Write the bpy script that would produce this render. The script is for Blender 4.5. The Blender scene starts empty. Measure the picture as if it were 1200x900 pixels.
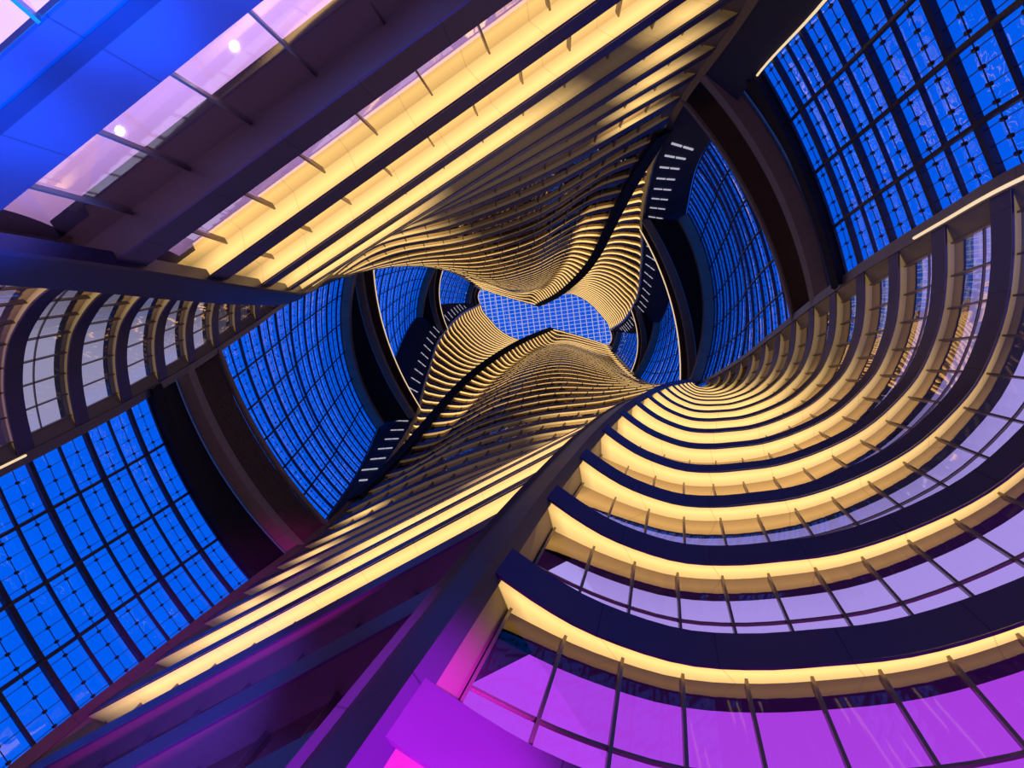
import bpy, math
import numpy as np
PI = math.pi
COL = bpy.context.scene.collection
# ------------------------------------------------------------------ camera
F = 560.0; ZP = (659.0, 365.0)
U = np.array([ZP[0]-600, ZP[1]-450, F]); U /= np.linalg.norm(U)
ex = np.array([1.0, 0, 0]) - U*U[0]; ex /= np.linalg.norm(ex)
ey = np.cross(U, ex)
CAMZ = 1.6
from mathutils import Matrix, Vector
cd = bpy.data.cameras.new('camera'); cam = bpy.data.objects.new('camera', cd); COL.objects.link(cam)
cd.sensor_width = 36.0; cd.lens = F*36.0/1200; cd.clip_end = 1000; cd.clip_start = .05
m = Matrix(((ex[0], -ex[1], -ex[2], 0), (ey[0], -ey[1], -ey[2], 0), (U[0], -U[1], -U[2], CAMZ), (0, 0, 0, 1)))
cam.matrix_world = m
bpy.context.scene.camera = cam
C = np.array([-7.0, 2.16])               # centre of the atrium in plan, camera at (0,0)
TOP = 190.7
def HN(n): return 4.2*(n+1.4)

# ------------------------------------------------------------------ materials
def new_mat(name):
    mt = bpy.data.materials.new(name); mt.use_nodes = True
    nt = mt.node_tree; nt.nodes.clear()
    out = nt.nodes.new('ShaderNodeOutputMaterial')
    return mt, nt, out
def N(nt, t, **kw):
    n = nt.nodes.new(t)
    for k, v in kw.items():
        if k.startswith('i_'): n.inputs[k[2:].replace('_', ' ')].default_value = v
        else: setattr(n, k, v)
    return n
def metal(name, col, rough=.38, metallic=.6, joints=2.8, var=.12, spec=.5):
    mt, nt, out = new_mat(name)
    p = N(nt, 'ShaderNodeBsdfPrincipled')
    p.inputs['Metallic'].default_value = metallic; p.inputs['Specular IOR Level'].default_value = spec
    tc = N(nt, 'ShaderNodeTexCoord')
    nz = N(nt, 'ShaderNodeTexNoise'); nz.inputs['Scale'].default_value = .6; nz.inputs['Detail'].default_value = 3
    nt.links.new(tc.outputs['Object'], nz.inputs['Vector'])
    mr = N(nt, 'ShaderNodeMapRange'); mr.inputs['To Min'].default_value = 1-var; mr.inputs['To Max'].default_value = 1+var
    nt.links.new(nz.outputs['Fac'], mr.inputs['Value'])
    mul = N(nt, 'ShaderNodeVectorMath', operation='SCALE'); mul.inputs[0].default_value = col
    last = mr.outputs['Result']
    if joints:
        at = N(nt, 'ShaderNodeAttribute', attribute_name='arc')
        d = N(nt, 'ShaderNodeMath', operation='DIVIDE'); d.inputs[1].default_value = joints
        nt.links.new(at.outputs['Fac'], d.inputs[0])
        fr = N(nt, 'ShaderNodeMath', operation='FRACT'); nt.links.new(d.outputs[0], fr.inputs[0])
        gt = N(nt, 'ShaderNodeMath', operation='LESS_THAN'); gt.inputs[1].default_value = .012
        nt.links.new(fr.outputs[0], gt.inputs[0])
        ms = N(nt, 'ShaderNodeMath', operation='MULTIPLY_ADD'); ms.inputs[1].default_value = -.45; ms.inputs[2].default_value = 1
        nt.links.new(gt.outputs[0], ms.inputs[0])
        mm = N(nt, 'ShaderNodeMath', operation='MULTIPLY')
        nt.links.new(ms.outputs[0], mm.inputs[0]); nt.links.new(last, mm.inputs[1]); last = mm.outputs[0]
    nt.links.new(last, mul.inputs['Scale'])
    nt.links.new(mul.outputs[0], p.inputs['Base Color'])
    rr = N(nt, 'ShaderNodeMapRange'); rr.inputs['To Min'].default_value = rough*.85; rr.inputs['To Max'].default_value = rough*1.15
    nt.links.new(nz.outputs['Fac'], rr.inputs['Value']); nt.links.new(rr.outputs[0], p.inputs['Roughness'])
    nt.links.new(p.outputs[0], out.inputs[0])
    return mt
def glow_mat(name, col, strength, attr=None, base=(.5, .45, .38)):
    """diffuse base + emission, for lamps and for surfaces with light painted in, optionally dimmed along its length by attr 'lit'"""
    mt, nt, out = new_mat(name)
    p = N(nt, 'ShaderNodeBsdfPrincipled'); p.inputs['Base Color'].default_value = (*base, 1); p.inputs['Roughness'].default_value = .5
    p.inputs['Emission Color'].default_value = (*col, 1)
    if attr:
        at = N(nt, 'ShaderNodeAttribute', attribute_name='lit')
        at2 = N(nt, 'ShaderNodeAttribute', attribute_name='arc')
        d = N(nt, 'ShaderNodeMath', operation='DIVIDE'); d.inputs[1].default_value = 2.8
        nt.links.new(at2.outputs['Fac'], d.inputs[0])
        fr = N(nt, 'ShaderNodeMath', operation='FRACT'); nt.links.new(d.outputs[0], fr.inputs[0])
        gt = N(nt, 'ShaderNodeMath', operation='LESS_THAN'); gt.inputs[1].default_value = .012
        nt.links.new(fr.outputs[0], gt.inputs[0])
        ms = N(nt, 'ShaderNodeMath', operation='MULTIPLY_ADD'); ms.inputs[1].default_value = -.3; ms.inputs[2].default_value = strength
        nt.links.new(gt.outputs[0], ms.inputs[0])
        mm = N(nt, 'ShaderNodeMath', operation='MULTIPLY')
        nt.links.new(ms.outputs[0], mm.inputs[0]); nt.links.new(at.outputs['Fac'], mm.inputs[1])
        nt.links.new(mm.outputs[0], p.inputs['Emission Strength'])
    else:
        p.inputs['Emission Strength'].default_value = strength
    nt.links.new(p.outputs[0], out.inputs[0])
    return mt
def glass_mat(name, tint, ior=1.6, rough=.02, bump=0.0, bscale=1.0, gcol=(1, 1, 1), coated=False, strong=False):
    mt, nt, out = new_mat(name)
    tr = N(nt, 'ShaderNodeBsdfTransparent'); tr.inputs[0].default_value = (*tint, 1)
    gl = N(nt, 'ShaderNodeBsdfGlossy'); gl.inputs['Roughness'].default_value = rough; gl.inputs[0].default_value = (*gcol, 1)
    if coated:
        lw = N(nt, 'ShaderNodeLayerWeight'); lw.inputs[0].default_value = .5
        fr = N(nt, 'ShaderNodeValToRGB'); e = fr.color_ramp.elements
        e[0].position = .30; e[0].color = (.10, .10, .10, 1); e[1].position = .9; e[1].color = (.85, .85, .85, 1)
        k_ = e.new(.46); k_.color = (.2, .2, .2, 1); k_ = e.new(.60); k_.color = (.62, .62, .62, 1)
        if strong:
            e[1].position = .42; e[1].color = (.5, .5, .5, 1); e[2].position = .53; e[2].color = (.88, .88, .88, 1)
        nt.links.new(lw.outputs['Facing'], fr.inputs[0])
    else:
        fr = N(nt, 'ShaderNodeFresnel'); fr.inputs[0].default_value = ior
    mx = N(nt, 'ShaderNodeMixShader')
    nt.links.new(fr.outputs[0], mx.inputs[0]); nt.links.new(tr.outputs[0], mx.inputs[1]); nt.links.new(gl.outputs[0], mx.inputs[2])
    if bump:
        tc = N(nt, 'ShaderNodeTexCoord'); nz = N(nt, 'ShaderNodeTexNoise'); nz.inputs['Scale'].default_value = bscale
        nt.links.new(tc.outputs['Object'], nz.inputs['Vector'])
        bp = N(nt, 'ShaderNodeBump'); bp.inputs['Strength'].default_value = bump; bp.inputs['Distance'].default_value = .3
        nt.links.new(nz.outputs['Fac'], bp.inputs['Height'])
        nt.links.new(bp.outputs[0], gl.inputs['Normal'])
    nt.links.new(mx.outputs[0], out.inputs[0])
    return mt
M = {}
M['fascia'] = metal('champagne_aluminium', (.10, .07, .145), .42, .5)
M['fin'] = metal('dark_aluminium_fin', (.04, .03, .075), .4, .35, 3.4)
M['panel'] = metal('bronze_panel', (.22, .17, .14), .42, .45, 0)
M['trim'] = metal('bronze_trim', (.22, .16, .13), .34, .55, 3.0)
M['mullion'] = metal('mullion_aluminium', (.22, .17, .15), .35, .6, 0)
M['dark'] = metal('dark_cladding', (.032, .022, .022), .8, .0, 3.2, .3, .12)
M['ceiling_dark'] = metal('dark_bulkhead', (.03, .025, .035), .6, .0, 0, .2)
M['flank'] = metal('slate_wall_panel', (.05, .048, .065), .7, .1, 3.0, .12, .2)
M['rim'] = metal('bronze_rim', (.42, .27, .16), .6, .1, 3.0, .12, .2)
M['bar'] = metal('steel_bar', (.03, .025, .05), .45, .3, 0)
M['strip'] = glow_mat('warm_light_soffit', (1.0, .61, .19), 1.22, attr=True, base=(.15, .11, .09))  # soffit glow painted in for the wash of its cove light
M['slot'] = glow_mat('wall_light_lens', (.75, .72, .85), .55)
M['edge_lamp'] = glow_mat('warm_edge_lamp', (1.0, .75, .42), .9)
M['glass'] = glass_mat('gallery_glass', (.85, .85, .9), 2.3, .03, gcol=(.80, .68, .56), coated=True)
M['glass_straight'] = glass_mat('straight_gallery_glass', (.85, .85, .9), 2.3, .03, gcol=(1, .95, .85), coated=True, strong=True)
M['glass_bronze'] = glass_mat('bronze_glass', (.6, .5, .45), 2.3, .06, gcol=(.22, .15, .09), coated=True)
M['pane'] = glass_mat('facade_glass', (.97, .98, 1.0), 1.8, .02, bump=.12, bscale=.7)
M['roof_pane'] = glass_mat('roof_glass', (.95, .96, 1.0), 2.9, .01, bump=.01, bscale=.5)
M['groove'] = metal('dark_groove', (.02, .02, .05), .5, .2, 0)
M['roofbar'] = glow_mat('white_roof_bar', (.75, .72, .8), .6, base=(.8, .8, .85))  # bars are no lamps; their brightness is painted in as emission
M['ceil'] = {}
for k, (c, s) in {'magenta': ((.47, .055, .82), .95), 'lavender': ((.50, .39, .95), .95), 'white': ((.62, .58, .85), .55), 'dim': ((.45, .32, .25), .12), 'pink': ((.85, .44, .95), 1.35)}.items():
    M['ceil'][k] = glow_mat(k+'_painted_light_ceiling', c, s, base=(.2, .2, .2))  # emission painted in for the coloured light falling on the room ceilings

# ------------------------------------------------------------------ object helpers
def mesh_obj(name, verts, faces, mat, parent=None, smooth=False, arc=None, lit=None, mats=None, fmat=None):
    me = bpy.data.meshes.new(name)
    me.from_pydata([tuple(map(float, v)) for v in verts], [], faces)
    if mats:
        for mm in mats: me.materials.append(mm)
        me.polygons.foreach_set('material_index', fmat)
    else: me.materials.append(mat)
    if smooth: me.polygons.foreach_set('use_smooth', [True]*len(me.polygons))
    if arc is not None:
        a = me.attributes.new('arc', 'FLOAT', 'POINT'); a.data.foreach_set('value', [float(x) for x in arc])
    if lit is not None:
        a = me.attributes.new('lit', 'FLOAT', 'POINT'); a.data.foreach_set('value', [float(x) for x in lit])
    me.update()
    o = bpy.data.objects.new(name, me); COL.objects.link(o)
    if parent: o.parent = parent
    return o
class MB:
    def __init__(s): s.v = []; s.f = []; s.arc = []; s.lit = []
    def strip(s, rows, arc=None, lit=None, loop=False):
        """rows: list of polylines (same length) joined into quads"""
        if len(rows) > 2:
            for k in range(len(rows)-1): s.strip(rows[k:k+2], arc, lit)
            return
        b = len(s.v); L = len(rows[0])
        for r in rows:
            for i, p in enumerate(r):
                s.v.append(tuple(p)); s.arc.append(0 if arc is None else arc[i]); s.lit.append(1 if lit is None else lit[i])
        for k in range(len(rows)-1):
            for i in range(L-1):
                a = b+k*L+i
                s.f.append((a, a+1, a+1+L, a+L))
    def quad(s, a, b_, c, d):
        b = len(s.v); s.v += [tuple(a), tuple(b_), tuple(c), tuple(d)]; s.f.append((b, b+1, b+2, b+3)); s.arc += [.5]*4; s.lit += [1]*4
    def bar(s, a, b_, w, d, side=None):
        """box bar from a to b_, width w along side, depth d"""
        a = np.array(a, float); b_ = np.array(b_, float); t = b_-a; L = np.linalg.norm(t)
        if L < 1e-6: return
        t /= L
        side = np.array(side if side is not None else ((0, 0, 1) if abs(t[2]) < .9 else (1, 0, 0)), float)
        side -= t*(side@t); side /= max(np.linalg.norm(side), 1e-9)
        n = np.cross(t, side); b = len(s.v)
        for p in (a, b_):
            for (x, y) in ((-1, -1), (1, -1), (1, 1), (-1, 1)):
                s.v.append(tuple(p+side*x*w/2+n*y*d/2)); s.arc.append(.5); s.lit.append(1)
        s.f += [(b, b+1, b+2, b+3), (b+7, b+6, b+5, b+4)]
        for i in range(4):
            j = (i+1) % 4; s.f.append((b+i, b+4+i, b+4+j, b+j))
    def tube(s, pts, r, n=6, closed_ends=True):
        pts = np.array(pts, float); b = len(s.v); K = len(pts)
        acc = 0
        for i, p in enumerate(pts):
            t = pts[min(i+1, K-1)]-pts[max(i-1, 0)]; t /= np.linalg.norm(t)
            u = np.cross(t, (0, 0, 1)); 
            if np.linalg.norm(u) < .1: u = np.cross(t, (1, 0, 0))
            u /= np.linalg.norm(u); w = np.cross(t, u)
            if i: acc += np.linalg.norm(pts[i]-pts[i-1])
            for k in range(n):
                a = 2*PI*k/n; s.v.append(tuple(p+u*r*math.cos(a)+w*r*math.sin(a))); s.arc.append(acc); s.lit.append(1)
        for i in range(K-1):
            for k in range(n):
                k2 = (k+1) % n
                s.f.append((b+i*n+k, b+i*n+k2, b+(i+1)*n+k2, b+(i+1)*n+k))
    def build(s, name, mat, parent=None, smooth=False):
        return mesh_obj(name, s.v, s.f, mat, parent, smooth, s.arc, s.lit)
def empty(name, loc=(0, 0, 0)):
    o = bpy.data.objects.new(name, None); COL.objects.link(o); o.location = loc; o.empty_display_size = .5; return o
def tag(o, label=None, cat=None, group=None, kind=None):
    if label: o['label'] = label
    if cat: o['category'] = cat
    if group: o['group'] = group
    if kind: o['kind'] = kind
    return o

# ------------------------------------------------------------------ seams of one half of the tower (plan offsets from C by height)
def pchip(xs, ys, x):
    xs = np.array(xs, float); ys = np.array(ys, float)
    h = np.diff(xs); d = (ys[1:]-ys[:-1])/h
    mm = np.zeros(len(xs)); mm[0] = d[0]; mm[-1] = d[-1]
    for i in range(1, len(xs)-1):
        if d[i-1]*d[i] <= 0: mm[i] = 0
        else:
            w1 = 2*h[i]+h[i-1]; w2 = h[i]+2*h[i-1]; mm[i] = (w1+w2)/(w1/d[i-1]+w2/d[i])
    if x <= xs[0]: return ys[0]+mm[0]*(x-xs[0])
    if x >= xs[-1]: return ys[-1]+mm[-1]*(x-xs[-1])
    i = int(np.searchsorted(xs, x)-1); i = min(max(i, 0), len(h)-1)
    t = (x-xs[i])/h[i]
    return (ys[i]*(2*t**3-3*t**2+1)+h[i]*mm[i]*(t**3-2*t**2+t)+ys[i+1]*(-2*t**3+3*t**2)+h[i]*mm[i+1]*(t**3-t**2))
class Seam:
    def __init__(s, tab): s.h = [r[0] for r in tab]; s.x = [r[1] for r in tab]; s.y = [r[2] for r in tab]; s.c = {}
    def __call__(s, h):
        k = round(h, 3)
        if k not in s.c: s.c[k] = np.array([pchip(s.h, s.x, h), pchip(s.h, s.y, h)])
        return s.c[k]
TR = Seam([(4, 19.4, -7.6), (10, 20.6, -7.0), (18.5, 21.88, -6.32), (22.7, 22.94, -5.85), (26.9, 23.87, -5.25), (31.1, 24.75, -4.55), (35.3, 25.49, -3.6), (39.5, 26.2, -2.62), (43.7, 26.89, -1.51), (47.9, 27.5, -.3), (52.1, 27.95, 1.0), (58, 28.5, 3.0), (68, 28.95, 6.2), (80, 29.2, 9.7), (100, 28.4, 13.6), (120, 27.2, 15.2), (150, 26.1, 14.0), (190.7, 25.2, 10.92)])
R1low = Seam([(4, 4.0, 3.95), (10.1, 5.48, 3.67), (14.3, 6.53, 3.51), (18.5, 7.69, 3.44), (22.7, 8.92, 3.38), (26.9, 10.24, 3.42), (31.1, 11.65, 3.57), (35.3, 13.12, 3.82), (39.5, 14.58, 4.1), (43.7, 16.12, 4.44), (47.9, 17.64, 4.81), (52.1, 19.18, 5.32), (56.3, 20.64, 5.82), (70, 25.6, 7.6), (80, 29.0, 9.6)])
TL = Seam([(4, -15.0, 16.9), (15.3, -15.7, 17.2), (21, -16.2, 17.8), (33, -16.8, 19.0), (45, -16.6, 19.7), (58, -16.9, 19.6), (70, -18.0, 19.0), (84, -19.7, 17.6), (105, -23.2, 12.4), (128, -25.7, 4.8), (155, -25.95, -.8), (190.7, -25.52, -4.85)])
R2high = Seam([(48, -16.5, 19.6), (60, -15.2, 18.0), (75, -13.9, 15.2), (88, -13.2, 13.2), (100, -12.2, 11.6), (125, -8.9, 8.9), (150, -5.0, 7.0), (190.7, 3.1, 4.6)])
def R2(h): return R2high(h) if h > 48 else TL(h)
KS = Seam([(48, -14.5, 18.3), (60, -11.2, 16.8), (75, -9.3, 14.5), (85, -8.9, 13.8), (100, -8.1, 12.8), (125, -6.0, 11.4), (150, -2.2, 10.0), (175, 3.2, 8.9), (190.7, 6.6, 5.5)])
PM = Seam([(60, 4.0, 10.2), (80, 6.0, 9.0), (100, 7.0, 8.2), (130, 7.5, 8.0), (150, 8.2, 8.5), (175, 9.8, 8.7), (190.7, 10.2, 6.45)])
P3 = Seam([(60, 13.0, 8.8), (80, 14.5, 9.5), (100, 16.6, 10.3), (130, 18.8, 12.0), (150, 19.8, 12.6), (175, 19.6, 11.2), (190.7, 17.6, 8.55)])
WL = Seam([(46, -17.4, 19.4), (60, -20.6, 20.0), (80, -25.3, 18.4), (98, -29.3, 10.2), (126, -31.6, -.6), (150, -29.5, -4.5), (190.7, -26.2, -5.4)])
WLA = Seam([(4, -15.6, 13.2), (24, -18.0, 15.4), (34, -18.95, 16.9), (46, -20.0, 17.6), (62, -22.5, 18.8), (80, -25.95, 17.2), (98, -29.3, 10.2), (126, -31.6, -.6), (150, -29.5, -4.5), (190.7, -26.2, -5.4)])
def WW(h, sg):
    if sg < 0: return WLA(h)
    return WL(h) if h > 46 else TL(h)+np.array([-.9, .5])*min(1, max(0, 1.0))
BAY_S = [0, .03, .06, .13, .2, .27, .36, .48, .6, .7, .78, .88, .94, .975, 1]
BAY_O = [0, .078, .135, .222, .272, .307, .345, .368, .37, .345, .308, .215, .125, .055, 0]
LB_S = [0, .06, .15, .34, .53, .67, .84, .94, 1]
LB_O = [0, .075, .13, .232, .276, .266, .17, .07, 0]
def unit(v): return v/(np.linalg.norm(v)+1e-9)
def catmull(P, n):
    P = [np.array(p, float) for p in P]
    P = [2*P[0]-P[1]]+P+[2*P[-1]-P[-2]]
    seg = len(P)-3; L = [np.linalg.norm(P[i+2]-P[i+1]) for i in range(seg)]; tot = sum(L)
    out = []
    def ev(i, t):
        p0, p1, p2, p3 = P[i:i+4]
        a = .5
        t0 = 0; t1 = t0+max(np.linalg.norm(p1-p0), 1e-4)**a; t2 = t1+max(np.linalg.norm(p2-p1), 1e-4)**a; t3 = t2+max(np.linalg.norm(p3-p2), 1e-4)**a
        t = t1+(t2-t1)*t
        A1 = (t1-t)/(t1-t0)*p0+(t-t0)/(t1-t0)*p1; A2 = (t2-t)/(t2-t1)*p1+(t-t1)/(t2-t1)*p2; A3 = (t3-t)/(t3-t2)*p2+(t-t2)/(t3-t2)*p3
        B1 = (t2-t)/(t2-t0)*A1+(t-t0)/(t2-t0)*A2; B2 = (t3-t)/(t3-t1)*A2+(t-t1)/(t3-t1)*A3
        return (t2-t)/(t2-t1)*B1+(t-t1)/(t2-t1)*B2
    for k in range(n+1):
        u = k/n*tot; i = 0
        while i < seg-1 and u > L[i]: u -= L[i]; i += 1
        out.append(ev(i, min(u/max(L[i], 1e-6), 1)))
    return np.array(out)
def resample(P, n, a=0.0, b=None):
    d = np.concatenate([[0], np.cumsum(np.linalg.norm(np.diff(P, axis=0), axis=1))])
    if b is None: b = d[-1]
    t = np.linspace(a, b, n+1)
    return np.stack([np.interp(t, d, P[:, 0]), np.interp(t, d, P[:, 1])], 1), t
CUR = [1]
R1A = Seam([(4, 8.3, 3.15), (10.3, 8.45, 3.05), (14.28, 8.5, 2.93), (18.5, 8.6, 2.72), (22.7, 9.15, 2.62), (26.9, 10.3, 2.64), (31.1, 11.8, 2.78), (35.3, 13.25, 3.1), (39.5, 14.7, 3.8), (43.7, 16.12, 4.4), (47.9, 17.64, 4.81), (52.1, 19.18, 5.32), (56.3, 20.64, 5.82), (70, 25.6, 7.6), (80, 29.0, 9.6)])
def R1(h):
    if h >= 79.5: return TR(h) + np.array([-.15, .05])
    return R1low(h) if CUR[0] > 0 else R1A(h)
def section(kind, h):
    """plan polyline of one stretch of the gallery edge at height h, from the left end to the right end"""
    if kind == 'R':
        a, b = R1(h), TR(h); S, O, k, n = BAY_S, BAY_O, 1.0, 44
    elif kind == 'L':
        a, b = TL(h), R2(h); S, O, n = LB_S, LB_O, 30; k = float(np.interp(h, [50, 80, 130, 190], [.5, .8, .95, 1.0]))
    else:
        a, b = R2(h), R1(h)
        lo = [a, a+(b-a)*.12, a+(b-a)*.32, a+(b-a)*.55, a+(b-a)*.78, b]
        w = float(np.interp(h, [30, 60], [0, 1])); w = w*w*(3-2*w)
        pm, p3 = PM(max(h, 60)), P3(max(h, 60))
        kk = KS(max(h, 48))
        hi = [a, kk, kk+(pm-kk)*.5+np.array([-.3, -.9])*float(np.interp(h, [60, 150, 190], [1, .5, 0])), pm, p3, b]
        return catmull([lo[i]*(1-w)+hi[i]*w for i in range(6)], 64)
    ch = b-a; L = np.linalg.norm(ch)+1e-9; t = ch/L; nn = np.array([-t[1], t[0]])
    ctl = [a+ch*s+nn*o*L*k for s, o in zip(S, O)]
    return catmull(ctl, n)
def offset(P, w):
    if np.ndim(w): w = np.asarray(w)[:, None]
    t = np.gradient(P, axis=0); t /= np.linalg.norm(t, axis=1)[:, None]+1e-9
    n = np.stack([-t[:, 1], t[:, 0]], 1)
    return P+n*w
def inner(P, w, a, b):
    """setback line: offset by w, trimmed by a / b metres at the ends, same count of points"""
    Q = offset(P, w); d = np.sum(np.linalg.norm(np.diff(Q, axis=0), axis=1))
    a = min(a, d*.3); b = min(b, d*.3)
    R, t = resample(Q, len(P)-1, a, d-b)
    return R
def to3(P, z, sg): 
    Q = C+np.asarray(P)*sg
    if Q.ndim == 1: return np.array([Q[0], Q[1], z+CAMZ])
    return np.concatenate([Q, np.full((len(Q), 1), z+CAMZ)], 1)
FH = 1.08
def width(kind, h):
    if kind == 'R':
        t = np.linspace(0, 1, 45)
        return float(np.interp(h, [10, 14, 18, 23, 31, 40, 60, 80], [.42, .52, .6, .75, .95, 1.05, .9, .5]))*(1 if CUR[0] > 0 else .72)*(1+.9*np.exp(-t/.06)-.52*np.clip((t-.32)/.4, 0, 1))
    if kind == 'L': return .42
    t = np.linspace(0, 1, 65)
    base = float(np.interp(h, [0, 15, 18, 30, 45, 70, 100, 160, 172], [1.0, 1.0, .8, .85, .4, .18, .14, .13, .35]))
    if h < 58: return base+0*t
    tk = float(np.interp(h, [58, 75, 100, 150, 190], [.12, .115, .11, .12, .15]))
    return base+(.42-base)*(np.clip((tk-t)/.02, 0, 1)+np.clip((t-.93)/.03, 0, 1))
def ends(kind): return {'R': (.95, .9), 'L': (.4, .6), 'M': (.8, .5)}[kind]
ORD = ['ground', 'first', 'second', 'third', 'fourth', 'fifth', 'sixth', 'seventh', 'eighth', 'ninth', 'tenth', 'eleventh', 'twelfth', 'thirteenth', 'fourteenth', 'fifteenth', 'sixteenth', 'seventeenth', 'eighteenth', 'nineteenth', 'twentieth']
def ordn(n):
    if n <= 20: return ORD[n]
    t = {2: 'twenty', 3: 'thirty', 4: 'forty'}[n//10]; u = n % 10
    return (t+'-'+ORD[u]) if u else {30: 'thirtieth', 40: 'fortieth'}[n]
NTOP = 44
def lit_profile(kind, h, L, side):
    t = np.linspace(0, 1, L)
    if kind == 'R':
        e = .12+.88*np.clip((.80-t)/.32, 0, 1); s = np.clip(t/.05+.55, 0, 1)
        if side < 0: e = .10+.38*np.clip((.75-t)/.5, 0, 1)+.5*np.clip((.25-t)/.2, 0, 1)
        return e*s
    if kind == 'L': return np.full(L, 1.0)
    ramp = lambda a, b: np.clip((t-a)/(b-a), 0, 1)
    n = h/4.2-1.4
    if n < 2.5: return np.zeros(L)
    fade = np.clip((1.02-t)/.10, 0.05, 1)
    if n < 4.5: return fade*(.05+.95*ramp(.0, .14))
    if n < 14.5:
        c = float(np.interp(n, [5, 6, 8, 12, 14], [.30, .58, .66, .5, .35])); f = float(np.interp(n, [5, 8, 11, 14], [1, .9, .8, .6]))
        spot_ = np.clip(1-np.abs(t-.12)/.10, 0, 1)*(.9 if n < 9.5 else 0)
        return fade*np.maximum(.05+(f-.05)*ramp(c, c+.14), spot_)
    tk = float(np.interp(h, [58, 75, 100, 150, 190], [.12, .115, .11, .12, .15]))
    st = np.clip((tk+.015-t)/.02, 0, 1)*ramp(0, .02)*np.clip((h-62)/15, 0, 1)+ramp(.92, .95)*.9
    mid = (.12+.85*ramp(.12, .5)) if n < 20 else np.full(L, float(np.interp(h, [90, 160, 172], [1.0, .8, 1.0])))
    return np.maximum(st, mid)
def build_floor(n, sg, sname):
    FH = 1.08; h = HN(n); hp = HN(n-1)+FH if n > 0 else 2.0
    if sg < 0 and n == 1: h = 8.05; FH = 2.25
    if sg < 0 and n == 2: hp = 10.3
    hb = 8.05 if (sg < 0 and n == 2) else HN(n-1)
    kinds = ['M']
    if h < 74: kinds.append('R')
    if h > 54: kinds.insert(0, 'L')
    root = empty('gallery', tuple(to3(section('M', h)[20], h, sg)))
    tag(root, f'curved gallery storey with lit soffit and glazing, {ordn(n+1)} from the bottom, {sname} side', 'balcony', f'gallery storeys of the {sname} side')
    off = np.array(root.location)
    def loc(rows): return [np.asarray(r)-off for r in rows]
    fm, sm, gm, cm, dm = MB(), MB(), MB(), MB(), MB(); gmm = MB()
    posts = []; rails = []
    for kd in kinds:
        P0 = section(kd, h); P1 = section(kd, h+FH); w = width(kd, h)
        if sg < 0 and n == 1 and kd == 'M': w = .12
        a, b = ends(kd)
        I0 = inner(P0, w, a, b); I1 = inner(P1, w, a, b)
        d = np.concatenate([[0], np.cumsum(np.linalg.norm(np.diff(P0, axis=0), axis=1))])
        # fascia: small lip, outer face, top ledge
        fm.strip(loc([to3(offset(P0, .07), h-.03, sg), to3(P0, h-.03, sg), to3(P1, h+FH, sg), to3(I1, h+FH, sg)]), d)
        if sg < 0 and n == 1 and kd == 'M':
            gv = MB(); gv.strip(loc([to3(offset(section(kd, h+z), -.04), h+z, sg) for z in (.55, .9)]), d); gv.build('groove', M['groove'], root, True)
        lit = lit_profile(kd, h, len(P0), sg)
        if n == 0: lit = lit*0
        Pm = P0*.55+I0*.45
        for (A_, ka), (B_, kb) in (((P0, .80), (Pm, 1.22)), ((Pm, 1.22), (I0, .78))):
            b0 = len(sm.v); sm.strip(loc([to3(A_, h, sg), to3(B_, h, sg)]), d, lit); L_ = len(P0)
            sm.lit[b0:b0+L_] = [x*ka for x in lit]; sm.lit[b0+L_:b0+2*L_] = [x*kb for x in lit]
        # glazing from the ledge below up to the soffit
        if n > 0:
            has_below = not (kd == 'L' and HN(n-1) <= 54)
            Pb = section(kd, hp); wb = width(kd, hb); Ib = inner(Pb, wb, a, b)
        else:
            Pb = section(kd, 2.0); Ib = inner(Pb, w, a, b)
        (gmm if kd == 'M' and n <= 8 else gm).strip(loc([to3(Ib, hp, sg), to3(I0, h, sg)]), d)
        # end panels closing the recess
        for i in (0, -1):
            em = MB(); em.quad(*[x-off for x in (to3(P0[i], h, sg), to3(I0[i], h, sg), to3(Ib[i], hp, sg), to3(Pb[i], hp, sg))])
            em.build('end_panel', M['panel'], root)
        # room ceiling behind the glass
        x0 = {'R': .02, 'M': 2.0 if h < 54 else .2, 'L': 2.0}[kd]; x1 = {'R': .9, 'M': .2, 'L': .2}[kd]
        def ext(Q): return np.concatenate([[Q[0]+unit(Q[0]-Q[1])*x0], Q, [Q[-1]+unit(Q[-1]-Q[-2])*x1]])
        bw = .75 if kd == 'R' else (1.25 if n < 3 else .6)
        if sg < 0 and n == 1 and kd == 'M': bw = .13
        g1 = inner(P0, w+min(.25, bw*.6), a, b); g2 = inner(P0, w+bw, a, b); e0, e1, e2 = ext(I0), ext(g1), ext(g2); e3 = offset(e2, 5.0)
        if h < 26 and kd == 'R': e3 = offset(e2, 7.0)
        de = np.concatenate([[0], d, [d[-1]]])
        dm.strip(loc([to3(e0, h+.02, sg), to3(e1, h+.02, sg), to3(e2, h+.02, sg)]), de)
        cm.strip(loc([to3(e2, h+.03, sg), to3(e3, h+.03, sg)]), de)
        dm.strip(loc([to3(e3, h+.03, sg), to3(e3, h-3.6, sg)]), de)
        # mullions
        sp = 1.4 if kd == 'R' else 2.4
        if kd == 'L': sp = 1.8
        k = int(d[-1]/sp)
        _, _ = 0, 0
        Ir, _ = resample(I0, max(k, 1)); Br, _ = resample(Ib, max(k, 1))
        tt = np.gradient(Ir, axis=0)
        for j in range(len(Ir)):
            s = np.array([tt[j][0], tt[j][1], 0])*sg; s /= np.linalg.norm(s)+1e-9
            nrm = np.array([s[1], -s[0], 0])
            posts.append((to3(Br[j], hp, sg)+nrm*.05-off, to3(Ir[j], h, sg)+nrm*.05-off, s))
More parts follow.
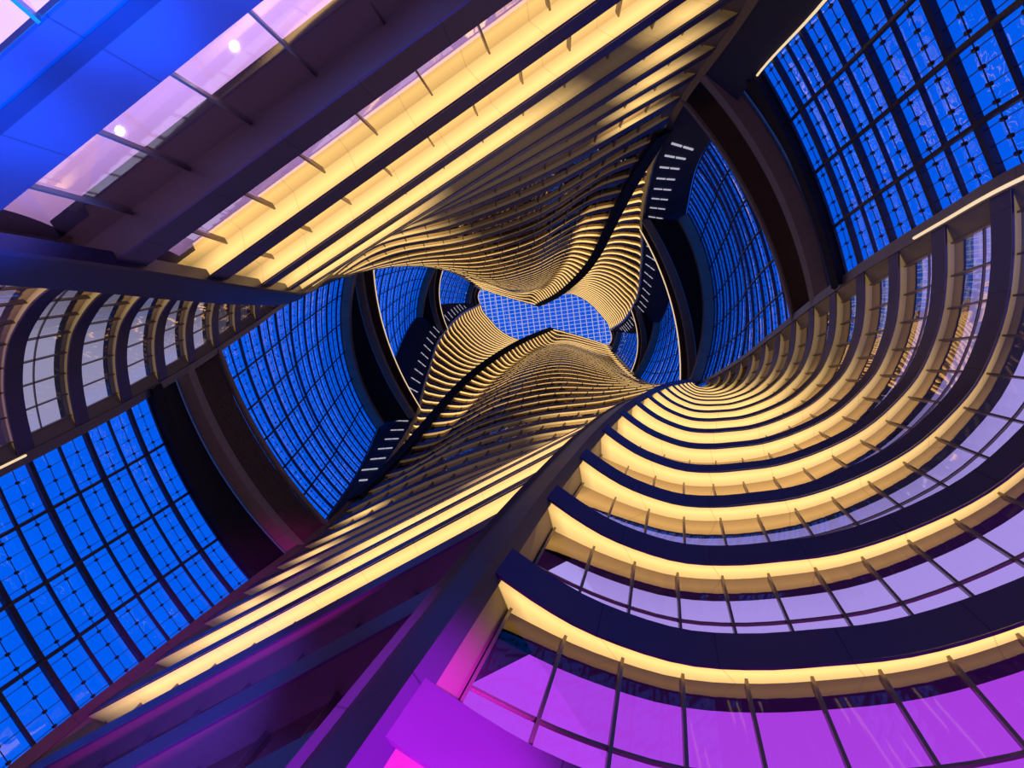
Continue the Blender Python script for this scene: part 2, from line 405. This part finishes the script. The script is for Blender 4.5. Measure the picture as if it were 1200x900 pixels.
        if n <= 5:
            rf = .3 if kd == 'R' else .16; Br2 = Ib*(1-rf)+I0*rf; zz = hp+rf*(h-hp)
            R_ = resample(Br2, 40)[0]; R3 = to3(R_, zz, sg)
            rails.append(R3-off)
    fm.build('fascia', M['fascia'], root, True)
    so = sm.build('light_soffit', M['strip'], root)
    gmat = M['glass_bronze'] if n > 12 else (M['glass_straight'] if sg < 0 and n <= 8 else M['glass'])
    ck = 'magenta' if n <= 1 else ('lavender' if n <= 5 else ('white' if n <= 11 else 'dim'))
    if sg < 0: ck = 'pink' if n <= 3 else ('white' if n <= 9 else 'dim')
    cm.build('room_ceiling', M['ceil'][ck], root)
    dm.build('bulkhead', M['ceiling_dark'], root)
    if n <= 8:
        gmm.build('glazing', gmat, root, False)
        if gm.v: gm.build('glazing', M['glass'], root, False)
        for (p, q, s) in posts:
            b = MB(); b.bar(p, q, .07, .16, s); b.build('mullion', M['mullion'], root)
        for R3 in rails:
            b = MB()
            for i in range(len(R3)-1): b.bar(R3[i], R3[i+1], .06, .08)
            b.build('transom', M['mullion'], root)
    else:
        nf = len(gm.f)
        for (p, q, s) in posts: gm.bar(p, q, .09, .16, s)
        mesh_obj('glazing', gm.v, gm.f, None, root, False, gm.arc, None, mats=[gmat, M['mullion']], fmat=[0]*nf+[1]*(len(gm.f)-nf))
    return root
SIDES = [(1, 'lower right'), (-1, 'upper left')]
for sg, nm in SIDES:
    CUR[0] = sg
    for n in range(0, NTOP+1): build_floor(n, sg, nm)

# ------------------------------------------------------------------ corner fins and edge trims
def ribbon(name, mat, hs, fa, prof, sg):
    """sweep a plan profile (list of offsets in a local frame fa(h)->origin, dir, normal) up the building"""
    mb = MB(); rows = []
    for (u, v) in prof+[prof[0]]:
        r = []
        for h in hs:
            o, t, nn = fa(h); r.append(to3(o+t*u+nn*v, h, sg))
        rows.append(r)
    arc = list(hs)
    mb.strip(rows, arc)
    return mb.build(name, mat, None, False)
hs_all = list(np.arange(2.0, 192, 1.05))
def fa_R1(h):
    P = section('M', h); o = R1(h); t = unit(P[-4]-P[-1]); return o, t, np.array([-t[1], t[0]])*-1
def fa_TR(h):
    o = TR(h); t = unit(-o); return o, np.array([-t[1], t[0]]), -t
def fa_TL(h):
    o = TL(h); t = unit(-o); return o, np.array([-t[1], t[0]]), -t
def fa_R2(h):
    P = section('M', h); o = R2(h); t = unit(P[3]-P[0]); return o, t, np.array([-t[1], t[0]])
for sg, nm in SIDES:
    CUR[0] = sg
    o = ribbon('corner_fin', M['fin'], [h for h in hs_all if h < 82], fa_R1, [(-.05, -.12), (1.35, -.12), (1.5, -.25), (1.62, -.2), (1.62, .35), (-.05, .35)], sg)
    tag(o, f'dark sweeping corner fin between curved bay and straight galleries, {nm} side', 'fin')
    o = ribbon('ridge_fin', M['dark'], [h for h in hs_all if h > 50], fa_R2, [(-.9, -.4), (.65, -.4), (.65, .1), (-.9, .1)], sg)
    tag(o, f'dark ridge fin rising to the roof skylight on the {nm} side', 'fin')
    o = ribbon('edge_trim', M['trim'], hs_all, fa_TR, [(-.1, -.1), (.5, -.1), (.5, .4), (-.1, .4)], sg)
    tag(o, f'bronze edge trim where the curved bay meets the facade glass, {nm} side', 'trim', None, 'structure')
    o = ribbon('edge_trim', M['trim'], hs_all, fa_TL, [(-.45, -.1), (.1, -.1), (.1, .4), (-.45, .4)], sg)
    tag(o, f'bronze edge trim at the far end of the straight galleries, {nm} side', 'trim', None, 'structure')

# flank walls with a pair of wall lights per storey
for k, (sg, nm) in enumerate(SIDES):
    hs = list(hs_all)
    mb = MB(); rows = []
    for u in np.linspace(0, 1, 5): rows.append([to3(TL(h)*(1-u)+WW(h, sg)*u, h, sg) for h in hs])
    mb.strip(rows, hs)
    wo = mb.build('wall_left' if sg > 0 else 'wall_right', M['flank'])
    tag(wo, kind='structure')
    for n in range(11, 42):
        h = HN(n)+1.5
        a, b = TL(h), WW(h, sg); L = np.linalg.norm(b-a)
        if L < 3: continue
        t = (b-a)/L; nn = np.array([t[1], -t[0]])
        if nn@(-a) < 0: nn = -nn
        lb = MB()
        for (u0, u1) in ((1.2, 2.3), (2.45, 3.5)):
            if u1 > L-.3: continue
            p = to3(a+t*u0+nn*.08, h, sg); q = to3(a+t*u1+nn*.08, h, sg)
            lb.bar(p, q, .3, .12)
        if lb.v:
            lo = lb.build('wall_light', M['slot'])
            tag(lo, f'small pale wall light on the flank wall, {ordn(n-10)} up, {nm} side', 'wall light', 'wall lights on the flank walls')

# ------------------------------------------------------------------ facade windows and belts
def ang(v): return math.atan2(v[1], v[0])
def wedge(side, h):
    """end points of the opening at height h: left void runs from the bay trim of the other half to the flank of this half"""
    a = -TR(h); b = WW(h, side)
    return a, b
def fac(h, u, w=0.0, sg=1, inset=0.0):
    a, b = wedge(sg, h)
    ra, rb = np.linalg.norm(a), np.linalg.norm(b); ta, tb = ang(a), ang(b)
    if ta < 0: ta += 2*PI
    if tb < 0: tb += 2*PI
    R = ra+(rb-ra)*u-inset+.25-2.0*u*(1-u)*(1 if h < 60 else 0); t = ta+(tb-ta)*u
    return to3(np.array([math.cos(t), math.sin(t)])*R, h, sg)
BELTS = [(34, 44.5), (80, 90), (126, 136), (172, 190.7)]
WINS = [(2.0, 34.3), (44, 80.3), (89.6, 126.3), (135.6, 172.3)]
wi = 0
for sg, nm in SIDES:
    vn = 'left' if sg > 0 else 'right'
    for k, (h0, h1) in enumerate(WINS):
        wi += 1
        root = empty(f'window_{wi}', (0, 0, 0)); tag(root, kind='structure')
        NU = 24; rows_h = np.linspace(h0, h1, 13); us = np.linspace(0, 1, NU+1)
        gl = MB(); gl.strip([[fac(h, u, sg=sg, inset=-.15) for u in us] for h in rows_h]); gl.build('pane', M['pane'], root, True)
        ring = MB(); sub = MB(); slant = MB(); joint = MB(); dots = MB()
        h = h0+.3; j = 0
        step = 2.1
        while h < h1:
            pts = [fac(h, u, sg=sg) for u in us]
            if j % 2 == 0:
                for i in range(NU): ring.bar(pts[i], pts[i+1], .26 if k == 0 else .2, .26)
            else:
                for i in range(NU): sub.bar(pts[i], pts[i+1], .13 if k == 0 else .1, .16)
            h += step; j += 1
        nsl = [4, 6, 6, 5][k]
        for q in range(nsl+1):
            u = q/nsl
            pts = [fac(hh, min(max(u, .002), .998), sg=sg, inset=.1) for hh in rows_h]
            for i in range(12): slant.bar(pts[i], pts[i+1], .15, .16)
        if k < 2:
            nj = nsl*4
            for q in range(nj):
                u = (q+.5)/nj
                pts = [fac(hh, u, sg=sg) for hh in rows_h]
                for i in range(12): joint.bar(pts[i], pts[i+1], .025, .025)
                h = h0+.3+1.05
                while h < h1-.5:
                    p = fac(h, u, sg=sg); dots.tube([p-np.array([0, 0, .07]), p+np.array([0, 0, .07])], .085 if k == 0 else .075, 6)
                    h += step
            h = h0+.3+1.05
            while h < h1:
                pts = [fac(h, u, sg=sg) for u in us]
                for i in range(NU): joint.bar(pts[i], pts[i+1], .03, .03)
                h += step
            joint.build('joint', M['bar'], root); 
            fo = dots.build('glass_fitting', M['bar'], root); tag(fo, kind='stuff')
        ring.build('ring_tube', M['bar'], root); sub.build('transom_tube', M['bar'], root); slant.build('mullion', M['bar'], root)
    for k, (h0, h1) in enumerate(BELTS):
        root = empty('belt_bridge', tuple(fac(h0, .5, sg=sg))); off = np.array(root.location)
        tag(root, f'dark curved belt bridge spanning the {vn} end of the atrium, {["lowest", "second", "third", "topmost"][k]} of four', 'bridge', f'belt bridges at the {vn} end')
        NU = 26
        def inn(h, u, extra=0.0):
            a, b = -TR(h), TL(h); ch = b-a; L = np.linalg.norm(ch); p = a+ch*u; nn = unit(a+b)
            bul = float(np.interp(k, [0, 1, 2, 3], [1.3, 2.2, 2.0, 1.2]))
            return to3(p+nn*(4*u*(1-u)*bul+extra), h, sg)
        us = np.linspace(0, 1, NU+1)
        hl = h0+(h1-h0)*.55 if k < 3 else h1-6
        arc = us*30
        d = MB(); d.strip([np.array([fac(h0, u, sg=sg, inset=1.3 if k else .3) for u in us])-off, np.array([fac(h0+1.2, u, sg=sg, inset=1.4 if k else .4) for u in us])-off, np.array([inn(hl-1.2, u, 1.2) for u in us])-off], arc)
        d.build('recessed_soffit', M['dark'], root, True)
        r1 = MB(); r1.strip([np.array([fac(h0, u, sg=sg, inset=-.2) for u in us])-off, np.array([fac(h0-.15, u, sg=sg, inset=.6 if k == 0 else 1.6) for u in us])-off, np.array([fac(h0+1, u, sg=sg, inset=.6 if k == 0 else 1.6) for u in us])-off], arc)
        r1.build('outer_rim', M['dark'] if k == 0 else M['rim'], root, True)
        r2 = MB(); r2.strip([np.array(x)-off for x in ([inn(hl-1.0, u, 1.5) for u in us], [inn(hl-1.2, u, .9) for u in us], [inn(hl-.9, u, -.05) for u in us], [inn(hl, u, -.1) for u in us], [inn(hl, u, .15) for u in us])], arc)
        r2.build('lower_rim', M['rim'], root, True)
        lv = MB(); nl = 16
        for q in range(nl):
            z = hl+(h1-.5-hl)*(q+.5)/nl; dz = (h1-.5-hl)/nl*.35
            lv.strip([np.array(x)-off for x in ([inn(z-dz, u, .02) for u in us], [inn(z+dz, u, .22) for u in us])], arc)
        lo_ = lv.build('louvre', M['rim'], root)
        bk = MB(); bk.strip([np.array(x)-off for x in ([inn(hl, u, .4) for u in us], [inn(h1-.4, u, .4) for u in us])], arc); bk.build('back_panel', M['rim'], root, True)
        r3 = MB(); r3.strip([np.array(x)-off for x in ([inn(h1-.5, u, .3) for u in us], [inn(h1-.5, u, -.1) for u in us], [inn(h1, u, -.1) for u in us], [inn(h1, u, .5) for u in us])], arc)
        r3.build('upper_rim', M['rim'], root, True)
        if k:
            tp = MB(); tp.tube([inn(h1-.3, u, -.2)-off for u in us], .09, 6); tp.build('edge_lamp', M['edge_lamp'], root)

# warm lines of light along the lower edges of the big windows
for (sg, u, h0, h1, lb) in ((1, 0, 6, 23, 'thin warm light line along the upper edge of the lower left window'), (1, 1, 8, 34, 'thin warm light line along the lower edge of the lower left window'), (-1, 0, 6, 25, 'thin warm light line between the blue window and the right hand curved bay'), (-1, 1, 8, 34, 'thin warm light line along the top corner edge of the upper right window')):
    mb = MB(); mb.tube([fac(h, .004 if u == 0 else .996, sg=sg, inset=.35) for h in np.linspace(h0, h1, 24)], .07, 6)
    o = mb.build('light_line', M['edge_lamp']); tag(o, lb, 'light', 'light lines along the window edges')

# ------------------------------------------------------------------ roof skylight
root = empty('skylight', (C[0], C[1], TOP+CAMZ+1.5)); tag(root, 'blue glass roof skylight with a fine white grid at the top of the atrium', 'skylight')
pn = MB(); RR = 33
ringp = [(RR*math.cos(2*PI*i/48), RR*math.sin(2*PI*i/48), 0) for i in range(48)]
mesh_obj('pane', ringp, [tuple(range(48))], M['roof_pane'], root)
gb = MB(); th = math.radians(-8)
ca, sa = math.cos(th), math.sin(th)
for k in range(-14, 15):
    x = k*2.3
    if abs(x) < RR:
        y = math.sqrt(RR*RR-x*x)
        gb.bar((x*ca+y*sa, x*sa-y*ca, -.2), (x*ca-y*sa, x*sa+y*ca, -.2), .25, .25)
for k in range(-21, 22):
    y = k*1.5
    if abs(y) < RR:
        x = math.sqrt(RR*RR-y*y)
        gb.bar((-x*ca-y*sa, -x*sa+y*ca, -.2), (x*ca-y*sa, x*sa+y*ca, -.2), .18, .2)
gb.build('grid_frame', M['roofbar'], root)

# ------------------------------------------------------------------ lobby floor
fl = MB(); n = 48
fm = [(C[0]+30*math.cos(2*PI*i/n), C[1]+30*math.sin(2*PI*i/n), 0) for i in range(n)]
fo = mesh_obj('floor', fm, [tuple(range(n))], metal('stone_floor', (.25, .24, .25), .3, 0, 0)); tag(fo, kind='structure')

# ------------------------------------------------------------------ lights
def spot(name, loc, target, col, power, size=60, blend=.6, rad=.4):
    l = bpy.data.lights.new(name, 'SPOT'); l.color = col; l.energy = power; l.spot_size = math.radians(size); l.spot_blend = blend; l.shadow_soft_size = rad
    o = bpy.data.objects.new(name, l); COL.objects.link(o); o.location = loc
    o.rotation_euler = (Vector(target)-Vector(loc)).to_track_quat('-Z', 'Y').to_euler(); return o
spot('magenta_uplight', (3, 1, .3), (-1.7, 6.4, 6.0), (.75, .02, 1.0), 50000, 36, .6)
spot('violet_uplight', (-3, 0, .3), (-8.5, 7.2, 8.6), (.12, .06, 1.0), 40000, 26, 1)
for x in ((-4.4, -7.0), (-6.6, -5.7), (-9.0, -4.3), (-11.6, -2.6)):
    spot('blue_uplight', (-1, 4, .4), (x[0], x[1], 8.9), (.0, .13, 1.0), 110000, 25, .6)
spot('blue_uplight', (5, 1, .4), (15.5, -3.5, 19), (.03, .2, 1.0), 10000, 22, 1)
# downlights recessed in the room ceiling behind the lowest straight gallery
dl = glow_mat('downlight_lens', (1.0, .85, .9), 25)
for k, (x, y) in enumerate([(-9.61, -7.63), (-13.56, -5.46)]):
    b = MB(); r = .13
    b.v = [(r*math.cos(a*PI/8), r*math.sin(a*PI/8), z) for z in (0, .06) for a in range(16)]
    b.f = [tuple(range(16))]+[(a, (a+1) % 16, 16+(a+1) % 16, 16+a) for a in range(16)]; b.arc = [0]*32; b.lit = [1]*32
    o = b.build('downlight', dl); o.location = (x, y, HN(2)-.02+CAMZ)
    tag(o, ['round downlight glaring behind the second pane of pink lit glass, upper one of two', 'round downlight glaring behind pink lit glass, lower one of two near the corner fin'][k], 'ceiling light', 'downlights behind the pink glass')

# ------------------------------------------------------------------ world
w = bpy.data.worlds.new('dusk_sky'); bpy.context.scene.world = w; w.use_nodes = True
nt = w.node_tree; bg = nt.nodes['Background']; bg.inputs[0].default_value = (0.0, .12, .95, 1); bg.inputs[1].default_value = 1.0
sc = bpy.context.scene
sc.view_settings.view_transform = 'Standard'; sc.view_settings.look = 'None'; sc.view_settings.gamma = 1; sc.view_settings.exposure = 0
sc.view_settings.use_curve_mapping = False
cy = sc.cycles
cy.max_bounces = 8; cy.diffuse_bounces = 3; cy.glossy_bounces = 3; cy.transparent_max_bounces = 12; cy.use_denoising = True
cy.caustics_reflective = False; cy.caustics_refractive = False; cy.sample_clamp_indirect = 4
